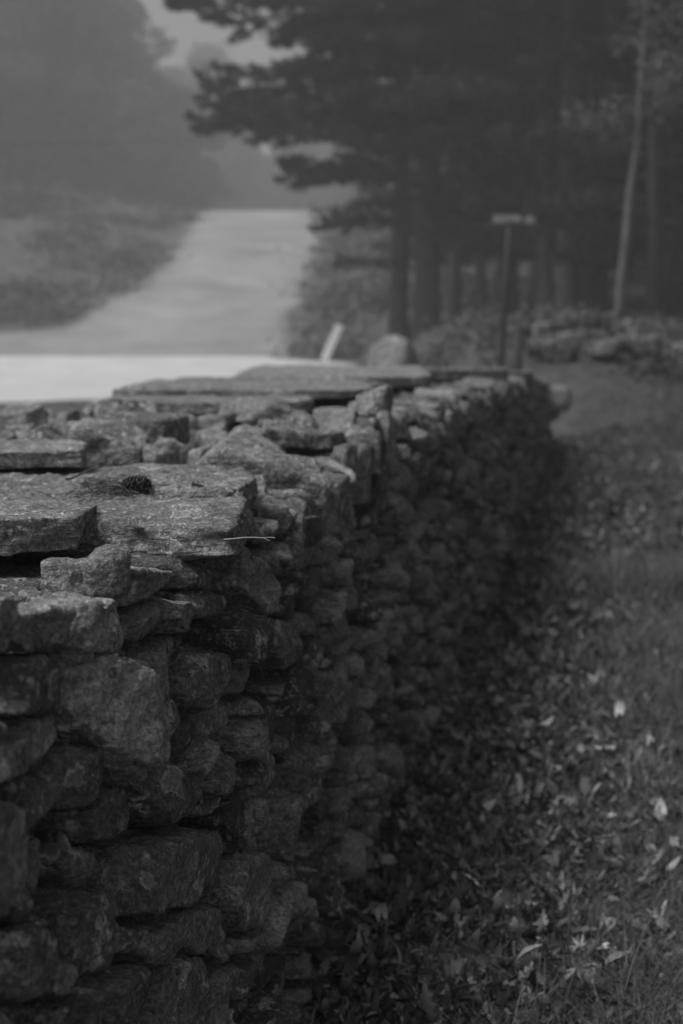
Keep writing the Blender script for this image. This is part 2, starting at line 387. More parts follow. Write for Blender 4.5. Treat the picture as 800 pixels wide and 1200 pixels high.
for hi_, (poly, prot, tone) in enumerate(HERO):
    P = np.array([facept(q[0], q[1], prot) for q in poly]); hero_polys.append(P)
def inside(P, a, c):
    n = len(P); s = [np.cross(P[(k + 1) % n] - P[k], np.array([a, c]) - P[k]) for k in range(n)]
    return all(x > 0 for x in s) or all(x < 0 for x in s)
import warnings; warnings.filterwarnings('ignore')
fix_sites = []
for P in hero_polys:
    c0 = P.mean(0); e = np.abs(P - c0).max(0); rr = .45 * min(e[0] / 1.9, e[1]); fix_sites.append((c0[0], c0[1], rr))
    for q in P: m_ = c0 + (q - c0) * .62; fix_sites.append((m_[0], m_[1], rr))
skip_face = lambda a, c: any(inside(P, a, c) for P in hero_polys if np.abs(P.mean(0) - (a, c)).max() < .3)
def out_face(a, c, R): return face_off(c) + R.normal(.0, .011) + R.choice([0, 0, 0, .014, .03, -.03])
panel(np.zeros(3), D, UP, NR, -1.2, 14.2, -.02, TOP, .0145, .043, 1.9, out_face, .2, det, 'stone', 11, skip=skip_face, tones=(0, 1), fixed=fix_sites, chop=6)
for hi_, ((poly, prot, tone), P) in enumerate(zip(HERO, hero_polys)):
    R = np.random.default_rng(500 + hi_); c0 = P.mean(0); pl = []; hs = []
    area = sum(np.cross(P[k] - c0, P[(k + 1) % len(P)] - c0) for k in range(len(P))); sg = 1 if area > 0 else -1
    for k in range(len(P)):
        e = P[(k + 1) % len(P)] - P[k]; n2 = np.array([e[1], -e[0]]) * sg; n2 /= np.linalg.norm(n2); h = (P[k] - c0) @ n2
        n = np.array([n2[0], .10, n2[1]]); pl.append(n / np.linalg.norm(n)); hs.append(max(h, .012) + .001)
    dep = .12 if hi_ > 2 else .06
    n, _ = plane((R.normal(0, .14), 1, R.normal(0, .12)), 1); pl.append(n); hs.append(dep * .4)
    if hi_ == 19:                                   #
        pass
    if hi_ == 19:                                   # the big leaning diamond: smooth left facet, rough right one
        pl[-1] = plane((-.55, 1, .15), 1)[0]; hs[-1] = .062
        pl.append(plane((.28, 1, .1), 1)[0]); hs.append(.066)
    else:
        for q in range(7):
            n, _ = plane((R.normal(0, .7), R.uniform(.4, 1), R.normal(0, .8)), 1); ex = np.abs(P - c0).max(0)
            pl.append(n); hs.append((abs(n[0]) * ex[0] * .8 + n[1] * dep * .4 + abs(n[2]) * ex[1] * .8) * R.uniform(.6, .95))
    pl.append(np.array([0, -1., 0])); hs.append(dep * .6); ex = np.abs(P - c0).max(0)
    V_, F_ = rock(np.array(pl), np.array(hs), (ex[0], dep * .45, ex[1]), 48, p=50, seed=900 + hi_)
    pos = D * c0[0] + UP * (c0[1] - (.022 if hi_ < 3 else 0)) + NR * (face_off(c0[1]) + prot - dep * .4)
    emit(V_, F_, pos, D, NR, UP, tone, 'stone', 9)
# top courses
def out_top(a, c, R): return TOP(a) + .005 + R.normal(0, .026 if a < 4.3 else .012) - (.035 if 4.3 < a < 10.5 else 0)
TL = T_LEFT + .02; TR = face_off(1) + .03
skip_top = lambda a, c: 1.2 < a < 2.55 and c > -1.2
panel(np.zeros(3), D, NR, UP, -1.2, 14.2, TL, lambda a: TR - .02, .025, .062, 1.35, out_top, .12, det, 'capstone', 23, skip=skip_top, flat=1.3, tones=(.1, .9), chop=4)
# second, looser layer of flat stones laid over the top
def skip2(a, c):
    return a < 3.1 or a > 4.35 or vnoise(np.array([a * 1.7, c * 2.5, 4.])) < -.25 or (a < 3.85 and c < -.62) or c < -1.3
panel(np.zeros(3), D, NR, UP, 3.05, 14.0, TL + .05, lambda a: TR - .03, .035, .075, 1.6, lambda a, c, R: TOP(a) + .035 + R.normal(0, .02), .055, det, 'capstone', 31, skip=skip2, flat=1.2, tones=(.1, 1))
# hidden faces, coarser
rest = lambda dc, r: int(np.clip(r / dc * 500, 7, 12))
panel(NR * 0, D, UP, -NR, -1.2, 14.2, -.02, TOP, .06, .12, 1.6, lambda a, c, R: -T_LEFT + R.normal(0, .02), .2, rest, 'rest', 41)
panel(D * 14.1, NR, UP, D, T_LEFT + .05, -.6, -.02, lambda a: .76, .05, .11, 1.5, lambda a, c, R: .1 + R.normal(0, .02), .2, rest, 'rest', 43)

# laid slabs and single stones on the top, corners in metres
def slab(poly, ztop, th, N=60, tilt=(0, 0), tone=.6, p=30, amp=1.0, seed=1, label=None, side=.0, kind='capstone', peak=None, score=9):
    P = np.array(poly, float); c0 = P.mean(0); pl = []; hs = []
    area = sum(np.cross(P[k] - c0, P[(k + 1) % len(P)] - c0) for k in range(len(P))); sg = 1 if area > 0 else -1
    for k in range(len(P)):
        e = P[(k + 1) % len(P)] - P[k]; n2 = np.array([e[1], -e[0]]) * sg; n2 /= np.linalg.norm(n2)
        n = np.array([n2[0], side, n2[1]]); L = np.linalg.norm(n); pl.append(n / L); hs.append(max(((P[k] - c0) @ n2), .01) / L)
    n, _ = plane((tilt[0], 1, tilt[1]), 1); pl.append(n); hs.append(th / 2)
    n, _ = plane((-tilt[0] * .6, -1, -tilt[1] * .6), 1); pl.append(n); hs.append(th / 2)
    for (nx_, nz_, ny_, h) in (peak or []): n, hh = plane((nx_, nz_, ny_), h); pl.append(n); hs.append(hh)
    ex = np.abs(P - c0).max(0)
    V_, F_ = rock(np.array(pl), np.array(hs), (ex[0], max(th * .5, .25 * min(ex)), ex[1]), N, p=p, seed=seed, amp=amp, strata=.4)
    emit(V_, F_, (c0[0], c0[1], ztop - th / 2), np.array([1., 0, 0]), UP, np.array([0, 1., 0]), tone, kind, score, label)
# main lichened slab A and the thinner sheet B on its left front
slab([(-.155, 1.90), (-.150, 2.2), (-.155, 2.45), (-.19, 2.75), (-.26, 3.0), (-.9, 3.08), (-1.25, 2.6), (-1.15, 2.3), (-.5, 2.14), (-.3, 1.97)], 1.010, .042, N=110, tone=.55, p=40, amp=1.5, seed=3, side=.25)
slab([(-.375, 2.0), (-.38, 2.2), (-.55, 2.27), (-1.2, 2.3), (-1.25, 1.97), (-.6, 1.96)], 1.026, .048, N=80, tone=.6, p=50, amp=1.1, seed=4, side=-.1, tilt=(-.02, .03))
slab([(-.19, 2.42), (-.16, 2.62), (-.2, 2.86), (-.42, 2.9), (-.48, 2.6), (-.3, 2.45)], 1.022, .03, N=70, tone=.5, p=24, amp=1.5, seed=5, side=.2)
# small round stone and rim under the slab
slab([(-.315, 1.76), (-.272, 1.775), (-.27, 1.80), (-.30, 1.815), (-.322, 1.79)], 1.022, .058, N=44, tone=.5, p=9, seed=6, peak=[(.5, 1, -.4, .032), (-.5, 1, -.3, .03)], kind='stone')
#slab([(-.2, 1.86), (-.17, 2.2), (-.6, 2.3), (-.62, 2.05), (-.3, 1.95)], .975, .05, N=44, tone=.3, p=20, seed=8)
slab([(-.42, 1.86), (-.40, 2.1), (-.62, 2.15), (-.66, 1.9)], .948, .06, N=44, tone=.2, p=20, seed=28, kind='stone')
slab([(-.66, 1.88), (-.63, 2.1), (-.9, 2.15), (-.95, 1.85)], .935, .06, N=40, tone=.4, p=20, seed=29, kind='stone')
# flat slab C lying on A at the left
slab([(-.515, 2.84), (-.56, 3.12), (-.8, 3.25), (-1.2, 3.2), (-1.3, 2.85), (-.8, 2.80)], 1.047, .032, N=80, tone=.75, p=40, amp=.9, seed=9, tilt=(-.03, .02))
# upright stones behind
slab([(-.80, 3.22), (-.58, 3.2), (-.56, 3.3), (-.70, 3.36), (-.8, 3.33)], 1.09, .11, N=50, tone=.45, p=16, seed=10, peak=[(.75, 1, -.15, .032), (-.8, 1, 0, .045), (0, .5, -1, .05)], kind='capstone')
slab([(-.60, 3.18), (-.46, 3.2), (-.45, 3.36), (-.6, 3.4), (-.64, 3.3)], 1.085, .10, N=44, tone=.95, p=18, seed=11, peak=[(.6, 1, -.2, .06)])
slab([(-.66, 3.6), (-.44, 3.55), (-.40, 3.75), (-.6, 3.85)], 1.075, .08, N=40, tone=.2, p=14, seed=12)
slab([(-.34, 3.0), (-.15, 3.0), (-.12, 3.25), (-.22, 3.5), (-.33, 3.4)], 1.062, .085, N=50, tone=.8, p=20, seed=13, peak=[(.42, 1, -.05, .035), (-.9, 1, 0, .06)])
slab([(-.16, 2.88), (-.03, 2.9), (-.05, 3.0), (-.14, 3.05)], 1.03, .10, N=44, tone=.5, p=20, seed=14, peak=[(.5, 1, -.4, .055)])
slab([(-.18, 3.35), (-.02, 3.38), (.01, 3.7), (-.15, 3.75)], 1.048, .035, N=40, tone=.35, p=30, seed=15, tilt=(.08, .05))
slab([(-.80, 4.50), (-.3, 4.48), (-.1, 4.6), (-.1, 5.1), (-.8, 5.2)], 1.068, .035, N=56, tone=.55, p=40, seed=16)
slab([(-.80, 4.95), (.0, 4.92), (.12, 5.1), (.1, 5.9), (-.78, 5.9)], 1.090, .030, N=60, tone=.7, p=40, seed=17)
slab([(-.50, 6.4), (.1, 6.35), (.42, 6.6), (.45, 8.2), (-.2, 8.4), (-.5, 8.0)], 1.085, .05, N=60, tone=.8, p=40, seed=18)
slab([(.35, 8.1), (1.0, 8.6), (1.15, 10.2), (.3, 10.0)], 1.04, .06, N=50, tone=.8, p=40, seed=19, tilt=(0, .03))
slab([(-.31, 3.95), (-.13, 3.98), (-.1, 4.2), (-.3, 4.25)], 1.10, .06, N=40, tone=.5, p=12, seed=20, peak=[(-.5, 1, -.2, .04), (.6, 1, 0, .04)])
slab([(-.1, 3.85), (.02, 3.8), (.06, 4.1), (-.06, 4.2)], 1.07, .06, N=36, tone=.9, p=14, seed=21, peak=[(-.5, 1, -.6, .04)])
slab([(-.72, 5.85), (-.1, 5.82), (.2, 6.0), (.15, 6.45), (-.68, 6.5)], 1.075, .04, N=40, tone=.5, p=40, seed=24, tilt=(.02, 0))
slab([(-.3, 8.6), (.3, 8.5), (.35, 10), (-.1, 10.1)], 1.03, .05, N=40, tone=.7, p=40, seed=25)
slab([(.9, 9.9), (1.4, 10.4), (1.5, 12.0), (.6, 11.7)], .965, .06, N=40, tone=.7, p=40, seed=26, tilt=(0, .04))

wall = empty('stone_wall', (0.3, 5, 0)); tag(wall, 'long dry stone wall of dark fieldstones topped with lichened slabs, beside the leaf litter', 'stone wall')
WL = np.array(wall.location)
keep = {'stone': 97, 'capstone': 96}; soup = Soup()
for kind in ('stone', 'capstone'):
    cand = [s for s in stones if s['kind'] == kind]
    for s in cand:
        y = s['c'][1]; u = s['c'][0] / max(y, .1)
        if y < 1.1 or u < -.33: s['score'] *= .02
        if kind == 'capstone':
            c = s['c'] @ NR
            if s['score'] < 5: s['score'] *= .6 + .4 * (c > -1.1)
    cand.sort(key=lambda s: -s['score'])
    for k, s in enumerate(cand):
        if k < keep[kind]:
            m = M_CAP if (kind == 'capstone') else M_STONE
            mesh(kind, s['V'] - s['c'], s['F'], m, True, {'tone': np.full(len(s['V']), s['tone'])}, wall, s['c'] - WL)
        else: s['kind'] = 'rest'
for s in stones:
    if s['kind'] == 'rest': soup.add(s['V'], s['F'], s['tone'])
o = soup.build('rubble', M_STONE, wall, loc=tuple(WL)); o.location = (0, 0, 0); tag(o, kind='stuff')
# pale lichen rosettes growing on the stones, each laid on the surface it grows on
from mathutils.bvhtree import BVHTree
near = [s for s in stones if 1.2 < s['c'][1] < 4.2 and s['c'][0] > -1.3]
bv, bf, k0 = [], [], 0
for s in near: bv.append(s['V']); bf.append(s['F'] + k0); k0 += len(s['V'])
bvh = BVHTree.FromPolygons(np.concatenate(bv).tolist(), np.concatenate(bf).tolist())
M_LICHEN = simple('pale_lichen', .55, 1.2, 260, .9, bump=.004, tone=True, bscale=300)
RL = np.random.default_rng(66)
for (px, py, rad) in [(66, 507, .020), (77, 517, .017), (178, 547, .022), (186, 561, .016), (200, 574, .014), (222, 576, .016), (214, 603, .018), (228, 590, .022), (205, 640, .01), (203, 915, .022), (212, 926, .012), (243, 943, .02), (156, 948, .018), (230, 1006, .009), (172, 1031, .012),
        (16, 985, .022), (58, 990, .025), (278, 1165, .012), (262, 1190, .016), (88, 910, .014), (300, 880, .012), (150, 850, .012), (60, 800, .018), (262, 700, .009), (190, 880, .012), (120, 1090, .014)]:
    u = (px - 400) / 1667; v = (py - 600) / 1667
    dv = Vector((u, math.cos(PITCH) - v * math.sin(PITCH), -math.sin(PITCH) - v * math.cos(PITCH))).normalized()
    hit = bvh.ray_cast(Vector((0, 0, CAM_Z)), dv)
    if hit[0] is None: continue
    c, n = hit[0], hit[1]; n = -n if n.dot(dv) > 0 else n; t1 = n.orthogonal().normalized(); t2 = n.cross(t1)
    K = 26; V_, F_, T_ = [c + n * .001], [], [.34]; ok = True; ph = RL.uniform(0, 9)
    for ring, fr in enumerate((.35, .68, .85, 1.0)):
        for q in range(K):
            a = 2 * math.pi * q / K; rr = rad * fr * (1 + .45 * float(vnoise(np.array([math.cos(a) * 2.2 + ph, math.sin(a) * 2.2, ph])) ) + .16 * float(vnoise(np.array([a * 5, ph, 1.]))))
            p0 = c + t1 * (math.cos(a) * rr) + t2 * (math.sin(a) * rr); h = bvh.ray_cast(p0 + n * .02, -n, .05)
            p1 = (h[0] + n * (.0016 if ring < 3 else -.001)) if h[0] is not None else p0 - n * .004
            V_.append(p1); T_.append((.24, .30, .5, .42)[ring] * RL.uniform(.75, 1.2))
    for q in range(K): F_.append((0, 1 + q, 1 + (q + 1) % K))
    Q_ = [(1 + g * K + q, 1 + (g + 1) * K + q, 1 + (g + 1) * K + (q + 1) % K, 1 + g * K + (q + 1) % K) for g in range(3) for q in range(K)]
    mesh('lichen', np.array([p - c for p in V_]), [np.array(F_), np.array(Q_)], M_LICHEN, True, {'tone': T_}, wall, np.array(c) - WL)
# dark hearting behind the faces
cv = []; ss = np.linspace(-1.1, 14.0, 60)
for s_ in ss:
    t = TOP(s_) - .10
    if 1.3 < s_ < 3.1: t -= .015
    for (n_, z_) in ((T_LEFT + .12, -.05), (T_LEFT + .14, t), (face_off(t) - .13, t), (face_off(0) - .12, -.05)):
        cv.append(D * s_ + NR * n_ + UP * z_)
cv = np.array(cv); k = np.arange(59)[:, None] * 4
cf = np.concatenate([np.stack([k[:, 0] + a, k[:, 0] + b, k[:, 0] + 4 + b, k[:, 0] + 4 + a], -1) for a, b in ((0, 1), (1, 2), (2, 3))] + [np.array([[0, 3, 2, 1], [236, 237, 238, 239]])])
mesh('hearting', cv - WL, cf, M_CORE, False, {'tone': np.full(len(cv), .5)}, wall)

# ------------------------------------------------------------------ leaf litter, grass
def leaf_template(kind, R):
    """returns V (n,3) unit length along +x, F quads or tris"""
    if kind == 'maple':
        k = 20; a = np.linspace(-np.pi, np.pi, k, endpoint=False)
        r = .5 * np.where(np.arange(k) % 4 == 2, 1.05, np.where(np.arange(k) % 2 == 0, .38, .62)) * (1 - .25 * np.abs(a) / np.pi)
        V = np.stack([r * np.cos(a), r * np.sin(a), 1.1 * r ** 2 * R.uniform(.2, 1.6) + .12 * np.sin(a * 3 + R.uniform(0, 6)) * r], -1); V = np.concatenate([V, [[0, 0, 0]]])
        F = np.stack([np.arange(k), (np.arange(k) + 1) % k, np.full(k, k)], -1); return V, F
    n = 9 if kind == 'oak' else 6
    t = np.linspace(0, 1, n); wd = .21 * np.sin(np.pi * t ** .8) + .01
    if kind == 'oak': wd *= np.where(np.arange(n) % 2 == 0, .55, 1.25)
    if kind == 'long': wd *= .6
    fold = R.uniform(-.2, 1.15); curl = R.uniform(-1.8, 2.6)
    x = np.where(abs(curl) > .1, np.sin(curl * t) / curl, t); z = (1 - np.cos(curl * t)) / curl
    twist = R.uniform(-.8, .8) * (t - .5)
    V = []
    for j, sgn in enumerate((-1, 0, 1)):
        V.append(np.stack([x, sgn * wd * np.cos(fold), z + abs(sgn) * wd * np.sin(fold) + sgn * wd * np.sin(twist)], -1))
    V = np.stack(V, 1).reshape(-1, 3); i = np.arange(n - 1) * 3
    F = np.concatenate([np.stack([i + j, i + j + 1, i + j + 4, i + j + 3], -1) for j in (0, 1)]); return V, F
R = np.random.default_rng(77)
TEMPL = {3: [], 4: []}
for k in ('maple', 'oak', 'oval', 'long', 'oak', 'oval'):
    for q in range(3 if k == 'maple' else 7):
        V_, F_ = leaf_template(k, R); TEMPL[F_.shape[1]].append((V_, F_))
def rotm(n, tilt, R):
    yaw = R.uniform(0, 2 * np.pi, n); ax = R.uniform(0, 2 * np.pi, n); th = np.abs(R.normal(0, tilt, n)) 
    c, s = np.cos(yaw), np.sin(yaw); z = np.zeros(n); o = np.ones(n)
    Rz = np.stack([c, -s, z, s, c, z, z, z, o], -1).reshape(n, 3, 3)
    kx, ky = np.cos(ax), np.sin(ax); c, s = np.cos(th), np.sin(th); C = 1 - c
    Rt = np.stack([c + kx * kx * C, kx * ky * C, ky * s, kx * ky * C, c + ky * ky * C, -kx * s, -ky * s, kx * s, c], -1).reshape(n, 3, 3)
    return Rt @ Rz
def scatter_leaves(P, size, tone, tilt, soup, R):
    all_t = [(f, i) for f in TEMPL for i in range(len(TEMPL[f]))]; pick = R.integers(0, len(all_t), len(P)); M = rotm(len(P), tilt, R)
    for q, (f, i) in enumerate(all_t):
        m = np.where(pick == q)[0]
        if not len(m): continue
        V_, F_ = TEMPL[f][i]; W = np.einsum('nij,vj->nvi', M[m], V_) * size[m][:, None, None] + P[m][:, None]
        F2 = (F_[None] + (np.arange(len(m)) * len(V_))[:, None, None]).reshape(-1, f)
        soup.add(W.reshape(-1, 3), F2, np.repeat(tone[m], len(V_)))
ls = Soup()
n = 42000
yy = 1.6 * (15 / 1.6) ** R.uniform(0, 1, n) ** .85
base = -.50 + SL * yy
off = np.abs(R.normal(0, .33, n)) + R.uniform(0, .08, n); far_ = R.uniform(0, 1, n) < .13; off[far_] = R.uniform(0, 2.2, far_.sum())
off *= .75 + .25 * np.minimum(yy / 4, 2)
xx = base + off - .03
pile = np.exp(-off / .25) * .05
zz = tz(xx, yy) + R.uniform(0, .03, n) + pile * R.uniform(0, 1, n)
P = np.stack([xx, yy, zz], -1)
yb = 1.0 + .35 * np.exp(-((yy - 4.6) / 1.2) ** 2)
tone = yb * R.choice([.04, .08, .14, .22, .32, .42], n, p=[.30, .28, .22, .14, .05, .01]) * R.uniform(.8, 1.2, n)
scatter_leaves(P, R.uniform(.024, .075, n) * (1 + (yy > 6) * .3), tone, .75, ls, R)
# leaves over the rest of the bank
n = 3800; xx = R.uniform(1, 10, n); yy = R.uniform(8, 26, n); mm = xx > SL * yy - .3; xx = xx[mm]; yy = yy[mm]; n = len(xx)
scatter_leaves(np.stack([xx, yy, tz(xx, yy) + R.uniform(0, .04, n)], -1), R.uniform(.05, .1, n), R.choice([.06, .1, .16, .26, .45], n, p=[.3, .3, .2, .14, .06]), .5, ls, R)
o = ls.build('leaf_litter', M_LEAF, smooth=False); tag(o, kind='stuff')

def blades(P, h, wdt, lean, tone, R, nseg=4):
    n = len(P); a = R.uniform(0, 2 * np.pi, n); la = R.uniform(0, 2 * np.pi, n)
    sx, sy = np.cos(a), np.sin(a); lx, ly = np.cos(la) * lean, np.sin(la) * lean
    t = np.linspace(0, 1, nseg); W = []
    for k in t:
        ww = wdt * (1 - k) ** .7 * .5
        c = P + np.stack([lx * h * k ** 2, ly * h * k ** 2, h * k * (1 - .25 * k * lean)], -1)
        for s_ in (-1, 1): W.append(c + np.stack([sx * ww * s_, sy * ww * s_, 0 * ww], -1))
    W = np.stack(W, 1); i = np.arange(nseg - 1) * 2
    F = np.stack([i, i + 1, i + 3, i + 2], -1); F = (F[None] + (np.arange(n) * 2 * nseg)[:, None, None]).reshape(-1, 4)
    return W.reshape(-1, 3), F, np.repeat(tone, 2 * nseg)
gs = Soup()
def grass(n, xr, yr, dens, hr, wr, lean, tr, clump=True):
    yy = yr[0] * (yr[1] / yr[0]) ** R.uniform(0, 1, n); xx = SL * yy - .5 + R.uniform(xr[0], xr[1], n) * (1 if dens is None else 1)
    if dens is not None:
        k = R.uniform(0, 1, n) < dens(xx, yy); xx, yy = xx[k], yy[k]
    m = len(xx); P = np.stack([xx, yy, tz(xx, yy) - .005], -1)
    V_, F_, T_ = blades(P, R.uniform(hr[0], hr[1], m) * (.6 + .8 * sstep(-.3, .4, fbm(P * 1.3, 2))), R.uniform(wr[0], wr[1], m), np.abs(R.normal(lean, lean * .6, m)), R.uniform(tr[0], tr[1], m), R)
    gs.add(V_, F_, T_)
off_w = lambda x, y: x - (SL * y - .5)
dens1 = lambda x, y: sstep(.12, .6, off_w(x, y) + .3 * fbm(np.stack([x * 1.2, y * 1.2, 0 * x], -1), 3)) * sstep(-.5, .1, fbm(np.stack([x * 2.5, y * 2.5, 0 * x + 9], -1), 3) + .12)
grass(150000, (.1, 2.4), (2.0, 18), dens1, (.04, .13), (.002, .0045), .9, (.06, .2))
pale = lambda x, y: np.exp(-((off_w(x, y) - .72) / .28) ** 2 - ((y - 6.4) / 2.2) ** 2) * 1.0
grass(70000, (.1, 1.6), (3.8, 10), pale, (.06, .2), (.003, .006), .5, (.12, .27))
tall = lambda x, y: sstep(.1, .5, fbm(np.stack([x * 3, y * 3, 0 * x + 4], -1), 2)) * sstep(.2, .6, off_w(x, y)) * .5
grass(12000, (.1, 2), (2.2, 9), tall, (.12, .30), (.0015, .003), .5, (.05, .25))
grass(50000, (1.0, 12), (9, 34), None, (.06, .25), (.008, .016), .6, (.09, .2))
stem = lambda x, y: sstep(-.05, .35, off_w(x, y)) * .8 + .1
grass(26000, (0, 1.6), (2.1, 8), stem, (.05, .16), (.0012, .0028), 1.9, (.08, .34))
grass(16000, (.15, 1.6), (2.1, 8), dens1, (.05, .2), (.002, .004), .5, (.10, .26))
o = gs.build('grass', M_GRASS); tag(o, kind='stuff')

# low weeds: small broad leaves in rosettes
wsoup = Soup(); n = 260
yy = R.uniform(2.3, 9, n); xx = SL * yy - .5 + R.uniform(.2, 1.5, n)
for x, y in zip(xx, yy):
    k = R.integers(4, 8); ph = R.uniform(0, 6.28); zb = float(tz(x, y))
    for q in range(k):
        V_, F_ = TEMPL[4][R.integers(7, 14)]
        a = ph + q * 6.28 / k; L = R.uniform(.03, .06); el = R.uniform(.2, .8)
        c, s_ = math.cos(a), math.sin(a); W = V_ * L; W = W + 0; xz = W[:, 0] * math.cos(el) - W[:, 2] * math.sin(el); zz_ = W[:, 0] * math.sin(el) + W[:, 2] * math.cos(el)
        wsoup.add(np.stack([x + xz * c - W[:, 1] * s_, y + xz * s_ + W[:, 1] * c, zb + .015 + zz_], -1), F_, float(R.uniform(.08, .16)))
tag(wsoup.build('low_weeds', M_GRASS), kind='stuff')

# ------------------------------------------------------------------ trees
def needles(P, R, L, wd, up=.35, out=None):
    n = len(P); d = R.normal(0, 1, (n, 3)); d[:, 2] = np.abs(d[:, 2]) * .4 + up * R.uniform(0, 1, n)
    if out is not None: d[:, :2] += out * .9
    d /= np.linalg.norm(d, axis=1)[:, None]; s = np.cross(d, R.normal(0, 1, (n, 3))); s /= np.linalg.norm(s, axis=1)[:, None]
    l = L * R.uniform(.6, 1.3, n)[:, None]; w_ = wd * R.uniform(.6, 1.4, n)[:, None]
    V = np.stack([P - s * w_ / 2, P + s * w_ / 2, P + d * l], 1); F = np.arange(3 * n).reshape(-1, 3); return V.reshape(-1, 3), F
def limb(base, tip, sag, k=9):
    t = np.linspace(0, 1, k)[:, None]; p = base * (1 - t) + tip * t; p[:, 2] += sag * np.sin(np.pi * t[:, 0]) ; return p
def pine(name, seed, H, tr, crown0, reach, npl, extra=(), dens=1.0, bare=(1.5, 6), bark=None):
    R = np.random.default_rng(seed); root = empty(name); wood = Soup(); cr = Soup()
    k = 16; t = np.linspace(0, 1, k); bend = np.cumsum(R.normal(0, .03, (k, 2)), 0)
    path = np.stack([bend[:, 0], bend[:, 1], t * H], -1); path[0, :2] = 0; path[0, 2] = -.4
    rad = tr * (1 - t) ** .75 + .02; rad[0] *= 1.35
    V_, F_ = tube(path, rad, 12); wood.add(V_, F_)
    at = lambda z: np.array([np.interp(z, path[:, 2], path[:, 0]), np.interp(z, path[:, 2], path[:, 1]), z])
    L = []
    for e in extra: L.append((at(e[0]), np.array(e[1], float), e[2], e[3] if len(e) > 3 else 1.0))
    for q in range(npl):
        z = crown0 + (H - crown0) * (q + R.uniform(0, 1)) / npl; f = (z - crown0) / (H - crown0)
        le = reach * (1 - f ** 1.6) * R.uniform(.6, 1.1) * (.75 + .25 * min(1, f * 5)); a = R.uniform(0, 2 * np.pi)
        tip = at(z) + np.array([math.cos(a) * le, math.sin(a) * le, le * (R.uniform(-.12, .12) + .35 * f)])
        L.append((at(z), tip, R.uniform(-.02, .06) * le, 1.0))
    for (b, tip, sag, dn_) in L:
        p = limb(b, tip, sag); le = np.linalg.norm(tip - b); V_, F_ = tube(p, np.linspace(.025 + .012 * le, .008, len(p)), 5); wood.add(V_, F_)
        axis_ = (tip - b); axis_[2] = 0; axis_ /= np.linalg.norm(axis_) + 1e-9; side = np.array([-axis_[1], axis_[0], 0])
        nb = int(7 + le * 3); m = int(340 * le * dens * dn_)
        br = R.integers(0, nb, m); t0 = .22 + .78 * (br + .5) / nb; sg = np.where(R.uniform(0, 1, m) < .5, 1., -1.); g = R.uniform(0, 1, m) ** .8
        brv = R.uniform(.6, 1.15, (nb, 2)); brz = R.normal(0, .12, (nb, 2)); si = (sg > 0).astype(int)
        wl = .36 * le * (1.05 - t0) ** .6 * brv[br, si] + .12
        tt = np.clip(t0, 0, 1); C_ = np.stack([np.interp(tt, np.linspace(0, 1, len(p)), p[:, c]) for c in range(3)], -1)
        P_ = C_ + side * (sg * g * wl)[:, None] + axis_ * (g * wl * .55)[:, None]
        P_[:, 2] += g * wl * .10 + brz[br, si] * le * .3 - .05 * g * g * wl
        P_ += R.normal(0, 1, (m, 3)) * np.array([.05, .05, .045])
        V_, F_ = needles(P_, R, .18, .065, out=(axis_[:2] * .5)[None] + side[:2][None] * sg[:, None] * .5); cr.add(V_, F_)
    for q in range(int(bare[1] * 2)):          # dead snags below the crown
        z = R.uniform(bare[0], max(crown0, bare[0] + 1)); a = R.uniform(0, 6.28); le = R.uniform(.4, 1.8)
        b = at(z); tip = b + np.array([math.cos(a) * le, math.sin(a) * le, R.uniform(-.3, .15) * le]); V_, F_ = tube(limb(b, tip, .04), np.linspace(.022, .005, 9), 4); wood.add(V_, F_)
    wood.build('trunk', bark or M_BARK, root); cr.build('crown', M_NEEDLE, root, smooth=False)
    return root
def copy_tree(o, parent=None):
    c = o.copy(); COL.objects.link(c); c.parent = parent
    for ch in [x for x in bpy.data.objects if x.parent == o and x != c]:
        k = ch.copy(); COL.objects.link(k); k.parent = c
    return c
hx, hy = 1.95, 33.0; hz_ = float(tz(hx, hy))
def rel(px, py, dy=0.0):
    y = hy + dy; return ((px - 400) / 1667 * y - hx, dy, CAM_Z + (385 - py) / 1667 * y - hz_)
ex = []
for (px_, py_, dy_, dens_) in [(212, 24, -.6, 1.3), (262, 44, .8, .8), (244, 118, -.8, 1.1), (238, 152, .2, 1.5), (262, 160, 1.4, 1), (300, 168, .9, 1), (336, 208, -.6, 1.3), (352, 222, .6, .8), (372, 268, .4, .55), (392, 312, 0, .25), (410, 250, 1, .35),
        (262, -8, .5, 1), (330, 60, 1.5, 1.2), (350, 92, -1.6, .8), (300, 140, -1.8, 1.2), (360, 160, -2.2, 1.3), (420, 172, -2.6, 1.5), (520, 165, -3.0, 1.5), (400, 120, -2.6, 1.4), (560, 110, -2.2, 1.2), (470, 130, -3, 1.3), (380, 65, -2.2, 1.4),
        (460, 60, -3, 1.2), (590, 165, -1, 1), (380, 20, -2.4, 1.4), (480, 20, -2.6, 1.4), (560, 40, -2, 1.3), (330, -20, -1, 1.3), (420, -30, -2, 1.3), (600, 90, -1.5, 1.2), (640, 30, -1.2, 1.2), (620, 140, 1.2, 1.2)]:
    p_ = rel(px_, py_, dy_); ex.append((p_[2] + .1 * abs(p_[0]) - .35, p_, .12, dens_))
hero = pine('pine_tree', 1, 19, .27, 7.5, 4.6, 40, ex, dens=1.35)
hero.location = (hx, hy, hz_); tag(hero, 'big dark pine by the road with long flat boughs reaching left over the gravel', 'pine tree')
v1 = pine('pine_tree', 2, 20, .2, 5.6, 3.6, 44); v2 = pine('pine_tree', 3, 18, .17, 4.2, 3.2, 44, bare=(.8, 8)); v3 = pine('pine_tree', 4, 15, .15, 1.2, 3.2, 52, bare=(.5, 3))
v1.location = (1.33, 33.4, float(tz(1.33, 33.4))); tag(v1, 'straight dark pine trunk immediately left of the big spreading pine', 'pine tree')
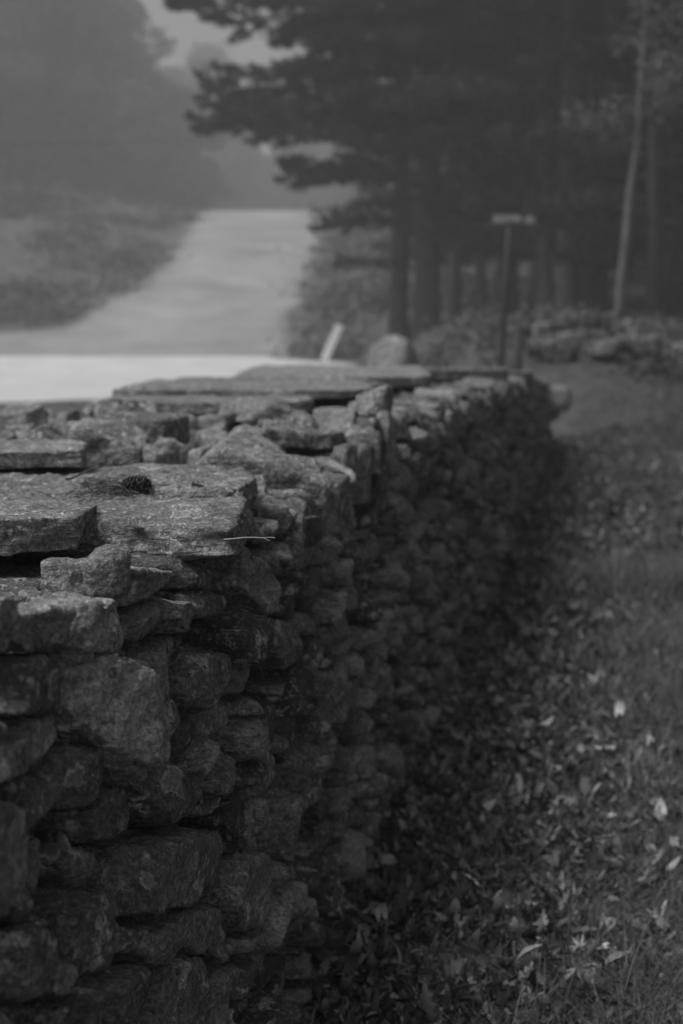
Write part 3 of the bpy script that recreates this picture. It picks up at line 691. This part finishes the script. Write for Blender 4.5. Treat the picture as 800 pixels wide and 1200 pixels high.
v2.location = (2.9, 38, float(tz(2.9, 38))); tag(v2, 'slim paler-looking pine just right of the two thick trunks beside the road', 'pine tree')
GRP = 'pines of the dark wood'
LAB = 'dark pine of the dense wood on the right behind the bank'
spots = [(4.6, 29.0), (6.1, 28.2), (7.6, 29.3), (5.4, 31.5), (6.9, 32), (8.6, 31.8), (3.9, 33.0), (9.2, 27.4)]
Rt_ = np.random.default_rng(19)
for row_y, x0, x1, gap in ((35, 4.2, 13, 1.9), (41, 3.6, 16, 2.1), (47, 3.4, 20, 2.3), (54, 3.4, 24, 2.6), (62, 4, 27, 2.8), (72, 5, 32, 3.2)):
    x = x0
    while x < x1: spots.append((x + Rt_.normal(0, .4), row_y + Rt_.uniform(-2.2, 2.2))); x += gap * Rt_.uniform(.7, 1.3)
for i_, (x, y) in enumerate(spots):
    src = (v1, v2, v3)[int(Rt_.choice(3, p=[.3, .25, .45] if y < 45 else [.1, .2, .7]))]
    t = copy_tree(src); s_ = Rt_.uniform(.85, 1.15); t.location = (x, y, float(tz(x, y))); t.rotation_euler = (0, 0, Rt_.uniform(0, 6.28)); t.scale = (s_, s_, s_)
    t['label'] = LAB; t['group'] = GRP; t['category'] = 'pine tree'
t = v3; t.location = (4.3, 30.5, float(tz(4.3, 30.5))); t['label'] = 'bushy pine in the front row of the wood, behind the sign post'; t['category'] = 'pine tree'
# the same wood, unseen right of frame, added to block sky there
for (x, y, a, s_) in ((9.5, 22, 1, 1.1), (9, 15, 2, 1.2), (9.5, 9, 3, 1.15), (10, 1, 4, 1.2), (11, 6, .5, 1.2), (11, 12, 1.5, 1.2), (12, 19, 2.5, 1.3), (13, -3, 3.3, 1.2), (11.5, 26, .7, 1.2), (16, 9, 2, 1.2), (15, 2, 4, 1.2), (16, 16, 5, 1.3)):
    t = copy_tree((v1, v2)[int(x * 7) % 2] if x < 10.9 else v3); t.location = (x, y, float(tz(x, y))); t.rotation_euler = (0, 0, a); t.scale = (s_,) * 3
    t['label'] = 'unseen pine of the wood beside the wall, added to block sky'; t['group'] = 'unseen pines beside the wall'; t['category'] = 'pine tree'

# pale slender trunk on the right
pt = empty('birch_tree', (4.83, 25.2, float(tz(4.83, 25.2)))); R2 = np.random.default_rng(8)
pth = np.array([[0, 0, -.3], [.05, 0, .8], [.13, 0, 1.7], [.2, .1, 2.5], [.3, .1, 3.3], [.33, .2, 4.1], [.4, .3, 5.0], [.42, .4, 6]])
wd_ = Soup(); wd_.add(*tube(pth, [.10, .085, .08, .07, .055, .04, .025, .01], 10))
cw = Soup()
for q in range(14):
    z = R2.uniform(3.0, 5.8); b = np.array([np.interp(z, pth[:, 2], pth[:, 0]), np.interp(z, pth[:, 2], pth[:, 1]), z]); a = R2.uniform(0, 6.28); le = R2.uniform(.6, 1.6)
    tip = b + np.array([math.cos(a) * le, math.sin(a) * le, .35 * le]); wd_.add(*tube(limb(b, tip, .1), np.linspace(.018, .004, 9), 4))
    if z > 2.8:
        P_ = b + (tip - b) * R2.uniform(.3, 1.1, (120, 1)) + R2.normal(0, .16, (120, 3)); cw.add(*needles(P_, R2, .09, .06, 0))
wd_.build('trunk', M_PALEBARK, pt); cw.build('crown', M_FOLI, pt, smooth=False)
tag(pt, 'slender pale birch trunk standing on the bank in front of the dark wood', 'birch tree')
# dead boughs catching light in front of the crowns
for k_, (pxa, pya, pxb, pyb, yy_, r_) in enumerate([]): pass

# hazy broadleaf trees beyond the left bank
def broad(seed, H, Wd, clumps):
    R = np.random.default_rng(seed); root = empty('broadleaf_tree'); wood = Soup(); cr = Soup()
    wood.add(*tube(np.array([[0, 0, -.5], [.1, 0, H * .25], [.2, .1, H * .5], [.1, 0, H * .8]]), [.38, .3, .22, .06], 10))
    for q in range(clumps):
        h = R.uniform(.06, .97); a = R.uniform(0, 6.28); rr = Wd * math.sin(math.pi * max(.12, min(1, h - .1)) ** .8) * R.uniform(.3, 1)
        c = np.array([math.cos(a) * rr, math.sin(a) * rr, h * H]); wood.add(*tube(limb(np.array([.1, 0, max(1, h * H * .6)]), c, .2), np.linspace(.09, .02, 9), 5))
        n = 520; u = R.normal(0, 1, (n, 3)); u /= np.linalg.norm(u, axis=1)[:, None]; rad = R.uniform(.9, 1.9); P_ = c + u * rad * np.array([1.15, 1.15, .7]) * R.uniform(.55, 1.05, (n, 1))
        V_, F_ = needles(P_, R, .3, .3, 0); cr.add(V_, F_)
    wood.build('trunk', M_BARK, root); cr.build('crown', M_FOLI, root, smooth=False); return root
b1 = broad(5, 17, 5.5, 60); b2 = broad(6, 14, 5, 46)
BL = 'hazy grey tree fading into the mist beyond the road and the left bank'
bs = [(-18.6, 84, .5, 0), (-14, 80, .42, 1), (-17, 76, .62, 0), (-12, 84, .5, 1), (-24, 78, .8, 0), (-15.5, 96, .7, 1), (-10.5, 100, .55, 0), (-31, 76, .9, 1), (-5, 152, .45, 0), (-12, 150, .5, 1), (1, 150, .5, 0), (-19, 150, .7, 1), (7, 150, .6, 1), (-17, 74, 1.0, 0), (-24, 70, 1.15, 1), (-13.5, 92, .95, 1), (-20, 88, 1.2, 0), (-30, 84, 1.3, 0), (-19, 104, .95, 0), (-36, 100, 1.3, 1), (-18, 112, 1.2, 1), (-26, 108, 1.3, 0), (-22, 128, 1.0, 0), (-8, 172, 1.3, 0), (-1, 178, 1.45, 1), (6, 165, 1.3, 0), (-17, 168, 1.4, 0), (-27, 175, 1.6, 1), (12, 172, 1.5, 1), (-24, 138, 1.3, 1), (-34, 130, 1.3, 0)]
for k_, (x, y, s_, v) in enumerate(bs):
    if 70 < y < 130: x *= 1.22; y *= 1.22; s_ *= 1.2
    t = (b1, b2)[v] if k_ < 2 else copy_tree((b1, b2)[v]); t.location = (x, y, float(tz(x, y))); t.rotation_euler = (0, 0, k_ * 1.7); t.scale = (s_,) * 3
    tag(t, BL, 'tree', 'misty trees beyond the road and left bank')

# ------------------------------------------------------------------ tumbled wall on the bank behind, brush
tw = empty('tumbled_wall', (4.5, 18.5, float(tz(4.5, 18.5)))); tag(tw, 'low tumbled stone wall half buried in brush on the bank at the right', 'stone wall')
stones2 = []; R3 = np.random.default_rng(88)
for q in range(60):
    x = R3.uniform(2.2, 9.5); y = 18.2 + .08 * (x - 4) + R3.normal(0, .35); z = float(tz(x, y)) + R3.uniform(-.08, .25); r = R3.uniform(.1, .26)
    pl = R3.normal(0, 1, (11, 3)); pl /= np.linalg.norm(pl, axis=1)[:, None]; pl = np.concatenate([pl, np.eye(3), -np.eye(3)]); hs = np.concatenate([R3.uniform(.7, 1, 11) * r, [r * 1.3, r, r * .6] * 2])
    V_, F_ = rock(pl, hs, (r * 1.3, r, r * .6), 9, p=14, seed=2000 + q)
    mesh('stone', V_, F_, M_STONE, True, {'tone': np.full(len(V_), R3.uniform(.0, .35))}, tw, np.array([x, y, z]) - np.array(tw.location))
us = Soup(); n = 9000
cxs = R3.uniform(1.2, 10, 150); cys = R3.uniform(16.8, 26, 150); rs = R3.uniform(.15, .45, 150)
for x, y, r in zip(cxs, cys, rs):
    if 5.0 < x < 7.2 and y < 18.5: continue
    P_ = np.array([x, y, float(tz(x, y)) + r * .2]) + R3.normal(0, 1, (150, 3)) * np.array([r * .6, r * .6, r * .3]); V_, F_ = needles(P_, R3, .09, .05, .1); us.add(V_, F_, float(R3.choice([.06, .1, .16, .24])))
tag(us.build('undergrowth', M_GRASS, smooth=False), kind='stuff')

bk = Soup()
for q in range(520):
    if q < 330: x = R3.uniform(-34, -8.6); y = R3.uniform(46, 84)
    else: x = R3.uniform(-.6, 5); y = R3.uniform(41, 90)
    if road_mask(np.array(x), np.array(y)) > .05: continue
    r_ = R3.uniform(.2, .9); P_ = np.array([x, y, float(tz(x, y)) + r_ * .15]) + R3.normal(0, 1, (130, 3)) * np.array([r_, r_, r_ * .28]); V_, F_ = needles(P_, R3, .28, .14, .2); bk.add(V_, F_, float(R3.choice([.07, .1, .14, .18])))
tag(bk.build('bank_brush', M_GRASS, smooth=False), kind='stuff')
# boulder standing up behind the wall
def boulder(c, ext, seed, label, mat=M_STONE, tone=.6):
    R = np.random.default_rng(seed); pl = R.normal(0, 1, (12, 3)); pl /= np.linalg.norm(pl, axis=1)[:, None]; pl = np.concatenate([pl, np.eye(3), -np.eye(3)]); e = np.array(ext)
    hs = np.concatenate([np.linalg.norm(pl[:12] * e, axis=1) * R.uniform(.8, 1, 12), e, e]); V_, F_ = rock(pl, hs, ext, 26, p=14, seed=seed)
    o = mesh('boulder', V_, F_, mat, True, {'tone': np.full(len(V_), tone)}, None, c); tag(o, label, 'boulder'); return o
boulder((.48, 13.0, .62), (.25, .3, .72), 61, 'rounded boulder standing just behind the far end of the wall top')

# ------------------------------------------------------------------ posts, sign, marker
def post(name, x, y, h, r, lean, mat, parts=None, label='', cat='post'):
    z = float(tz(x, y)); root = empty(name, (x, y, z)); tag(root, label, cat)
    V_, F_ = tube(np.array([[0, 0, -.2], [lean * h * .5, 0, h * .5], [lean * h, 0, h]]), [r, r, r * .96], 10)
    F2 = [F_, np.array([list(range(20, 30))])]
    mesh('pole', V_, F2, mat, False, None, root); return root
def box(c, s, bev=.004, rot=None):
    me = []; x, y, z = [k / 2 for k in s]; v = []
    for sx in (-1, 1):
        for sy in (-1, 1):
            for sz in (-1, 1): v += [(sx * (x - bev), sy * y, sz * (z - bev)), (sx * x, sy * (y - bev), sz * (z - bev)), (sx * (x - bev), sy * (y - bev), sz * z)]
    import bmesh
    bm = bmesh.new(); [bm.verts.new(p) for p in v]; bmesh.ops.convex_hull(bm, input=list(bm.verts)); m = bpy.data.meshes.new('b'); bm.to_mesh(m); bm.free()
    V_ = np.array([p.co[:] for p in m.vertices]); F_ = [list(p.vertices) for p in m.polygons]; bpy.data.meshes.remove(m)
    if rot is not None: V_ = V_ @ np.array(rot).T
    return V_ + np.array(c), F_
def poly_mesh(name, V_, F_, mat, parent=None, loc=None):
    me = bpy.data.meshes.new(name); me.from_pydata([tuple(p) for p in V_], [], F_); me.materials.append(mat); o = bpy.data.objects.new(name, me); COL.objects.link(o)
    if parent: o.parent = parent
    if loc is not None: o.location = loc
    return o
sy_ = 16.8; sx_ = (583 - 400) / 1667 * sy_; sz_ = float(tz(sx_, sy_)); sh = 1.3 + (385 - 262) / 1667 * sy_ - sz_
sp = post('street_sign', sx_, sy_, sh, .036, .045, M_METAL, label='dark sign post with a small blade sign at its top behind the wall', cat='street sign')
poly_mesh('sign_blade', *box((.045 * sh - .03, 0, sh + .02), (.32, .02, .085)), M_SIGN, sp)
poly_mesh('sign_blade', *box((.045 * sh + .24, .02, sh + .01), (.11, .02, .075)), M_SIGN, sp)
poly_mesh('bracket', *box((.045 * sh, 0, sh - .05), (.06, .06, .07)), M_METAL, sp)
py_ = 16.0; px_ = (606 - 400) / 1667 * py_
post('fence_post', px_, py_, 1.3 - float(tz(px_, py_)) + .0, .048, 0, M_METAL, label='short dark post standing close right of the sign post', cat='post')
py_ = 18.2; px_ = (642 - 400) / 1667 * py_
post('fence_post', px_, py_, 1.18 - float(tz(px_, py_)) + .0, .05, .03, M_METAL, label='shortest dark post, farthest right, half hidden on the brushy bank', cat='post')
my = 37.5; mx = (389 - 400) / 1667 * my; mz = float(tz(mx, my))
mk = empty('marker_post', (mx, my, mz)); tag(mk, 'leaning white marker board at the road junction beyond the wall', 'marker post')
a = math.radians(24); rm = [[math.cos(a), 0, math.sin(a)], [0, 1, 0], [-math.sin(a), 0, math.cos(a)]]
poly_mesh('board', *box((0, 0, .94 - mz), (.2, .05, 1.0), .008, rm), M_WHITE, mk)

# overhead wire, far off over the road
wp = np.array([[-32 + t * 38, 46 + t * 2, 7.95 - .9 * math.sin(math.pi * t) * 1.0 + .2 * t] for t in np.linspace(0, 1, 24)])
V_, F_ = tube(wp, .011, 5); tag(mesh('overhead_wire', V_, F_, M_METAL), 'thin sagging wire crossing the mist high above the road', 'wire')

# ------------------------------------------------------------------ twigs, bits and prominent leaves
def twig(name, pts, r, mat, label, forks=()):
    rp = np.array(pts, float); t = np.linspace(0, len(rp) - 1, len(rp) * 4); q = np.stack([np.interp(t, range(len(rp)), rp[:, k]) for k in range(3)], -1)
    q += .0015 * np.stack([vnoise(q * 60 + k * 9) for k in range(3)], -1); s = Soup(); s.add(*tube(q, np.linspace(r, r * .5, len(q)), 7))
    for f in forks: s.add(*tube(np.array(f, float), np.linspace(r * .7, r * .3, len(f)), 6))
    c = rp[0]; o = s.build(name, mat, loc=tuple(c)); tag(o, label, 'twig'); return o
def tp(px, py, y):    # a spot seen at a known distance from the camera
    u = (px - 400) / 1667; v = (py - 600) / 1667; d = np.array([u, math.cos(PITCH) - v * math.sin(PITCH), -math.sin(PITCH) - v * math.cos(PITCH)]); return tuple(np.array([0, 0, CAM_Z]) + d * y / d[1])
twig('twig', [tp(78, 562, 2.62), tp(95, 556, 2.66), tp(115, 547, 2.72), tp(140, 545, 2.76), tp(165, 535, 2.8)], .0022, M_TWIG, 'thin curved twig lying across the lichened slab below the blocky pale stone')
twig('twig', [tp(25, 547, 2.64), tp(10, 532, 2.66)], .0018, M_TWIG, 'short dark twig sticking up before the flat slab at the left edge')
twig('twig', [tp(262, 632, 2.0), tp(285, 630, 1.98), tp(300, 629, 1.97), tp(323, 631, 1.95)], .0009, M_PALETWIG, 'fine pale stem poking out to the right from the corner of the big slab', [[tp(308, 630, 1.96), tp(316, 634, 1.955)]])
twig('twig', [tp(65, 668, 1.9), tp(75, 674, 1.88), tp(86, 681, 1.86)], .0035, M_PALETWIG, 'pale broken twig lying in the hollow under the slab beside the round stone')
twig('twig', [tp(142, 545, 2.74), tp(136, 540, 2.75), tp(131, 528, 2.77)], .0014, M_TWIG, 'tiny upright sprig behind the heap of debris on the slab')
db = Soup(); R4 = np.random.default_rng(5)
for q in range(420):
    if q < 260: c = np.array(tp(R4.normal(128, 20), 566, 2.45)); c[1] = R4.normal(2.5, .07); c[2] = 1.012 + R4.uniform(0, .016)
    else: c = np.array([R4.uniform(-.6, -.3), R4.uniform(1.9, 2.3), TOP(2.0) - .022 + R4.uniform(0, .01)])
    a = R4.uniform(0, 6.28); e = R4.normal(0, .3); L = R4.uniform(.015, .05); d_ = np.array([math.cos(a) * math.cos(e), math.sin(a) * math.cos(e), math.sin(e)]) * L / 2
    db.add(*tube(np.array([c - d_, c + d_ * .2 + [0, 0, .002], c + d_]), .0007, 4), float(R4.choice([.03, .06, .15])))
tag(db.build('pine_debris', M_NEEDLEBED), kind='stuff')
pcn = Soup()
for q in range(60):                              # a weathered cone in the debris
    a = q * 2.4; f = q / 60; c = np.array([-.385 + f * .05, 2.47 + .01 * f, 1.03]); r = .012 * math.sin(math.pi * (f * .85 + .12)) + .002
    dv = np.array([.3, math.cos(a), math.sin(a)]); s_ = np.cross(dv, [1, 0, 0]); pcn.add(np.array([c, c + dv * r + s_ * .005, c + dv * (r + .004) + [.003, 0, 0], c + dv * r - s_ * .005]), np.array([[0, 1, 2, 3]]), .04)
tag(pcn.build('pine_cone', M_NEEDLEBED, loc=(-.36, 2.475, 1.03)), 'small dark weathered cone in the debris on the big slab', 'cone')

def one_leaf(px, py, L, k, yaw, tone, label, tilt=.35):
    u = (px - 400) / 1667; v = (py - 600) / 1667; d = np.array([u, math.cos(PITCH) - v * math.sin(PITCH), -math.sin(PITCH) - v * math.cos(PITCH)])
    t = 1.25 / -d[2]; P_ = np.array([0, 0, CAM_Z]) + d * t
    V_, F_ = TEMPL[k[0]][k[1]]; V_ = V_ * L; c, s_ = math.cos(yaw), math.sin(yaw); ct, st = math.cos(tilt), math.sin(tilt)
    V_ = np.stack([V_[:, 0] * ct - V_[:, 2] * st, V_[:, 1], V_[:, 0] * st + V_[:, 2] * ct], -1); V_ = np.stack([V_[:, 0] * c - V_[:, 1] * s_, V_[:, 0] * s_ + V_[:, 1] * c, V_[:, 2]], -1)
    P_[2] = float(tz(P_[0], P_[1])) + .045
    o = mesh('fallen_leaf', V_, F_, M_LEAF, False, {'tone': np.full(len(V_), tone)}, None, P_); tag(o, label, 'leaf')
one_leaf(688, 874, .09, (4, 2), .2, .75, 'brightest pale fallen leaf lying flat near the grass', .1)
one_leaf(722, 838, .08, (4, 9), .9, .6, 'pale curled leaf just above the brightest fallen leaf', .5)
one_leaf(615, 985, .05, (4, 8), 1.1, .6, 'small pale leaf standing up on the dark litter in mid ground')
one_leaf(562, 1036, .055, (4, 15), 2.6, .6, 'narrow pale leaf left of the feathery frond on the dark litter')
one_leaf(722, 1108, .07, (4, 8), 2.7, .6, 'pale curled leaf at lower right among dead stems')
one_leaf(606, 1122, .06, (4, 10), .3, .4, 'grey crumpled leaf at bottom centre beside the tall grass stalk')
one_leaf(662, 1146, .06, (4, 16), 1.0, .35, 'pale crumpled leaf near the bottom edge right of the grass stalk')
one_leaf(540, 1098, .07, (4, 1), 2.2, .4, 'long grey leaf tipped up beside the wall foot at bottom centre', .6)
one_leaf(632, 850, .07, (4, 12), .6, .45, 'light lobed leaf in the litter left of the brightest leaf')
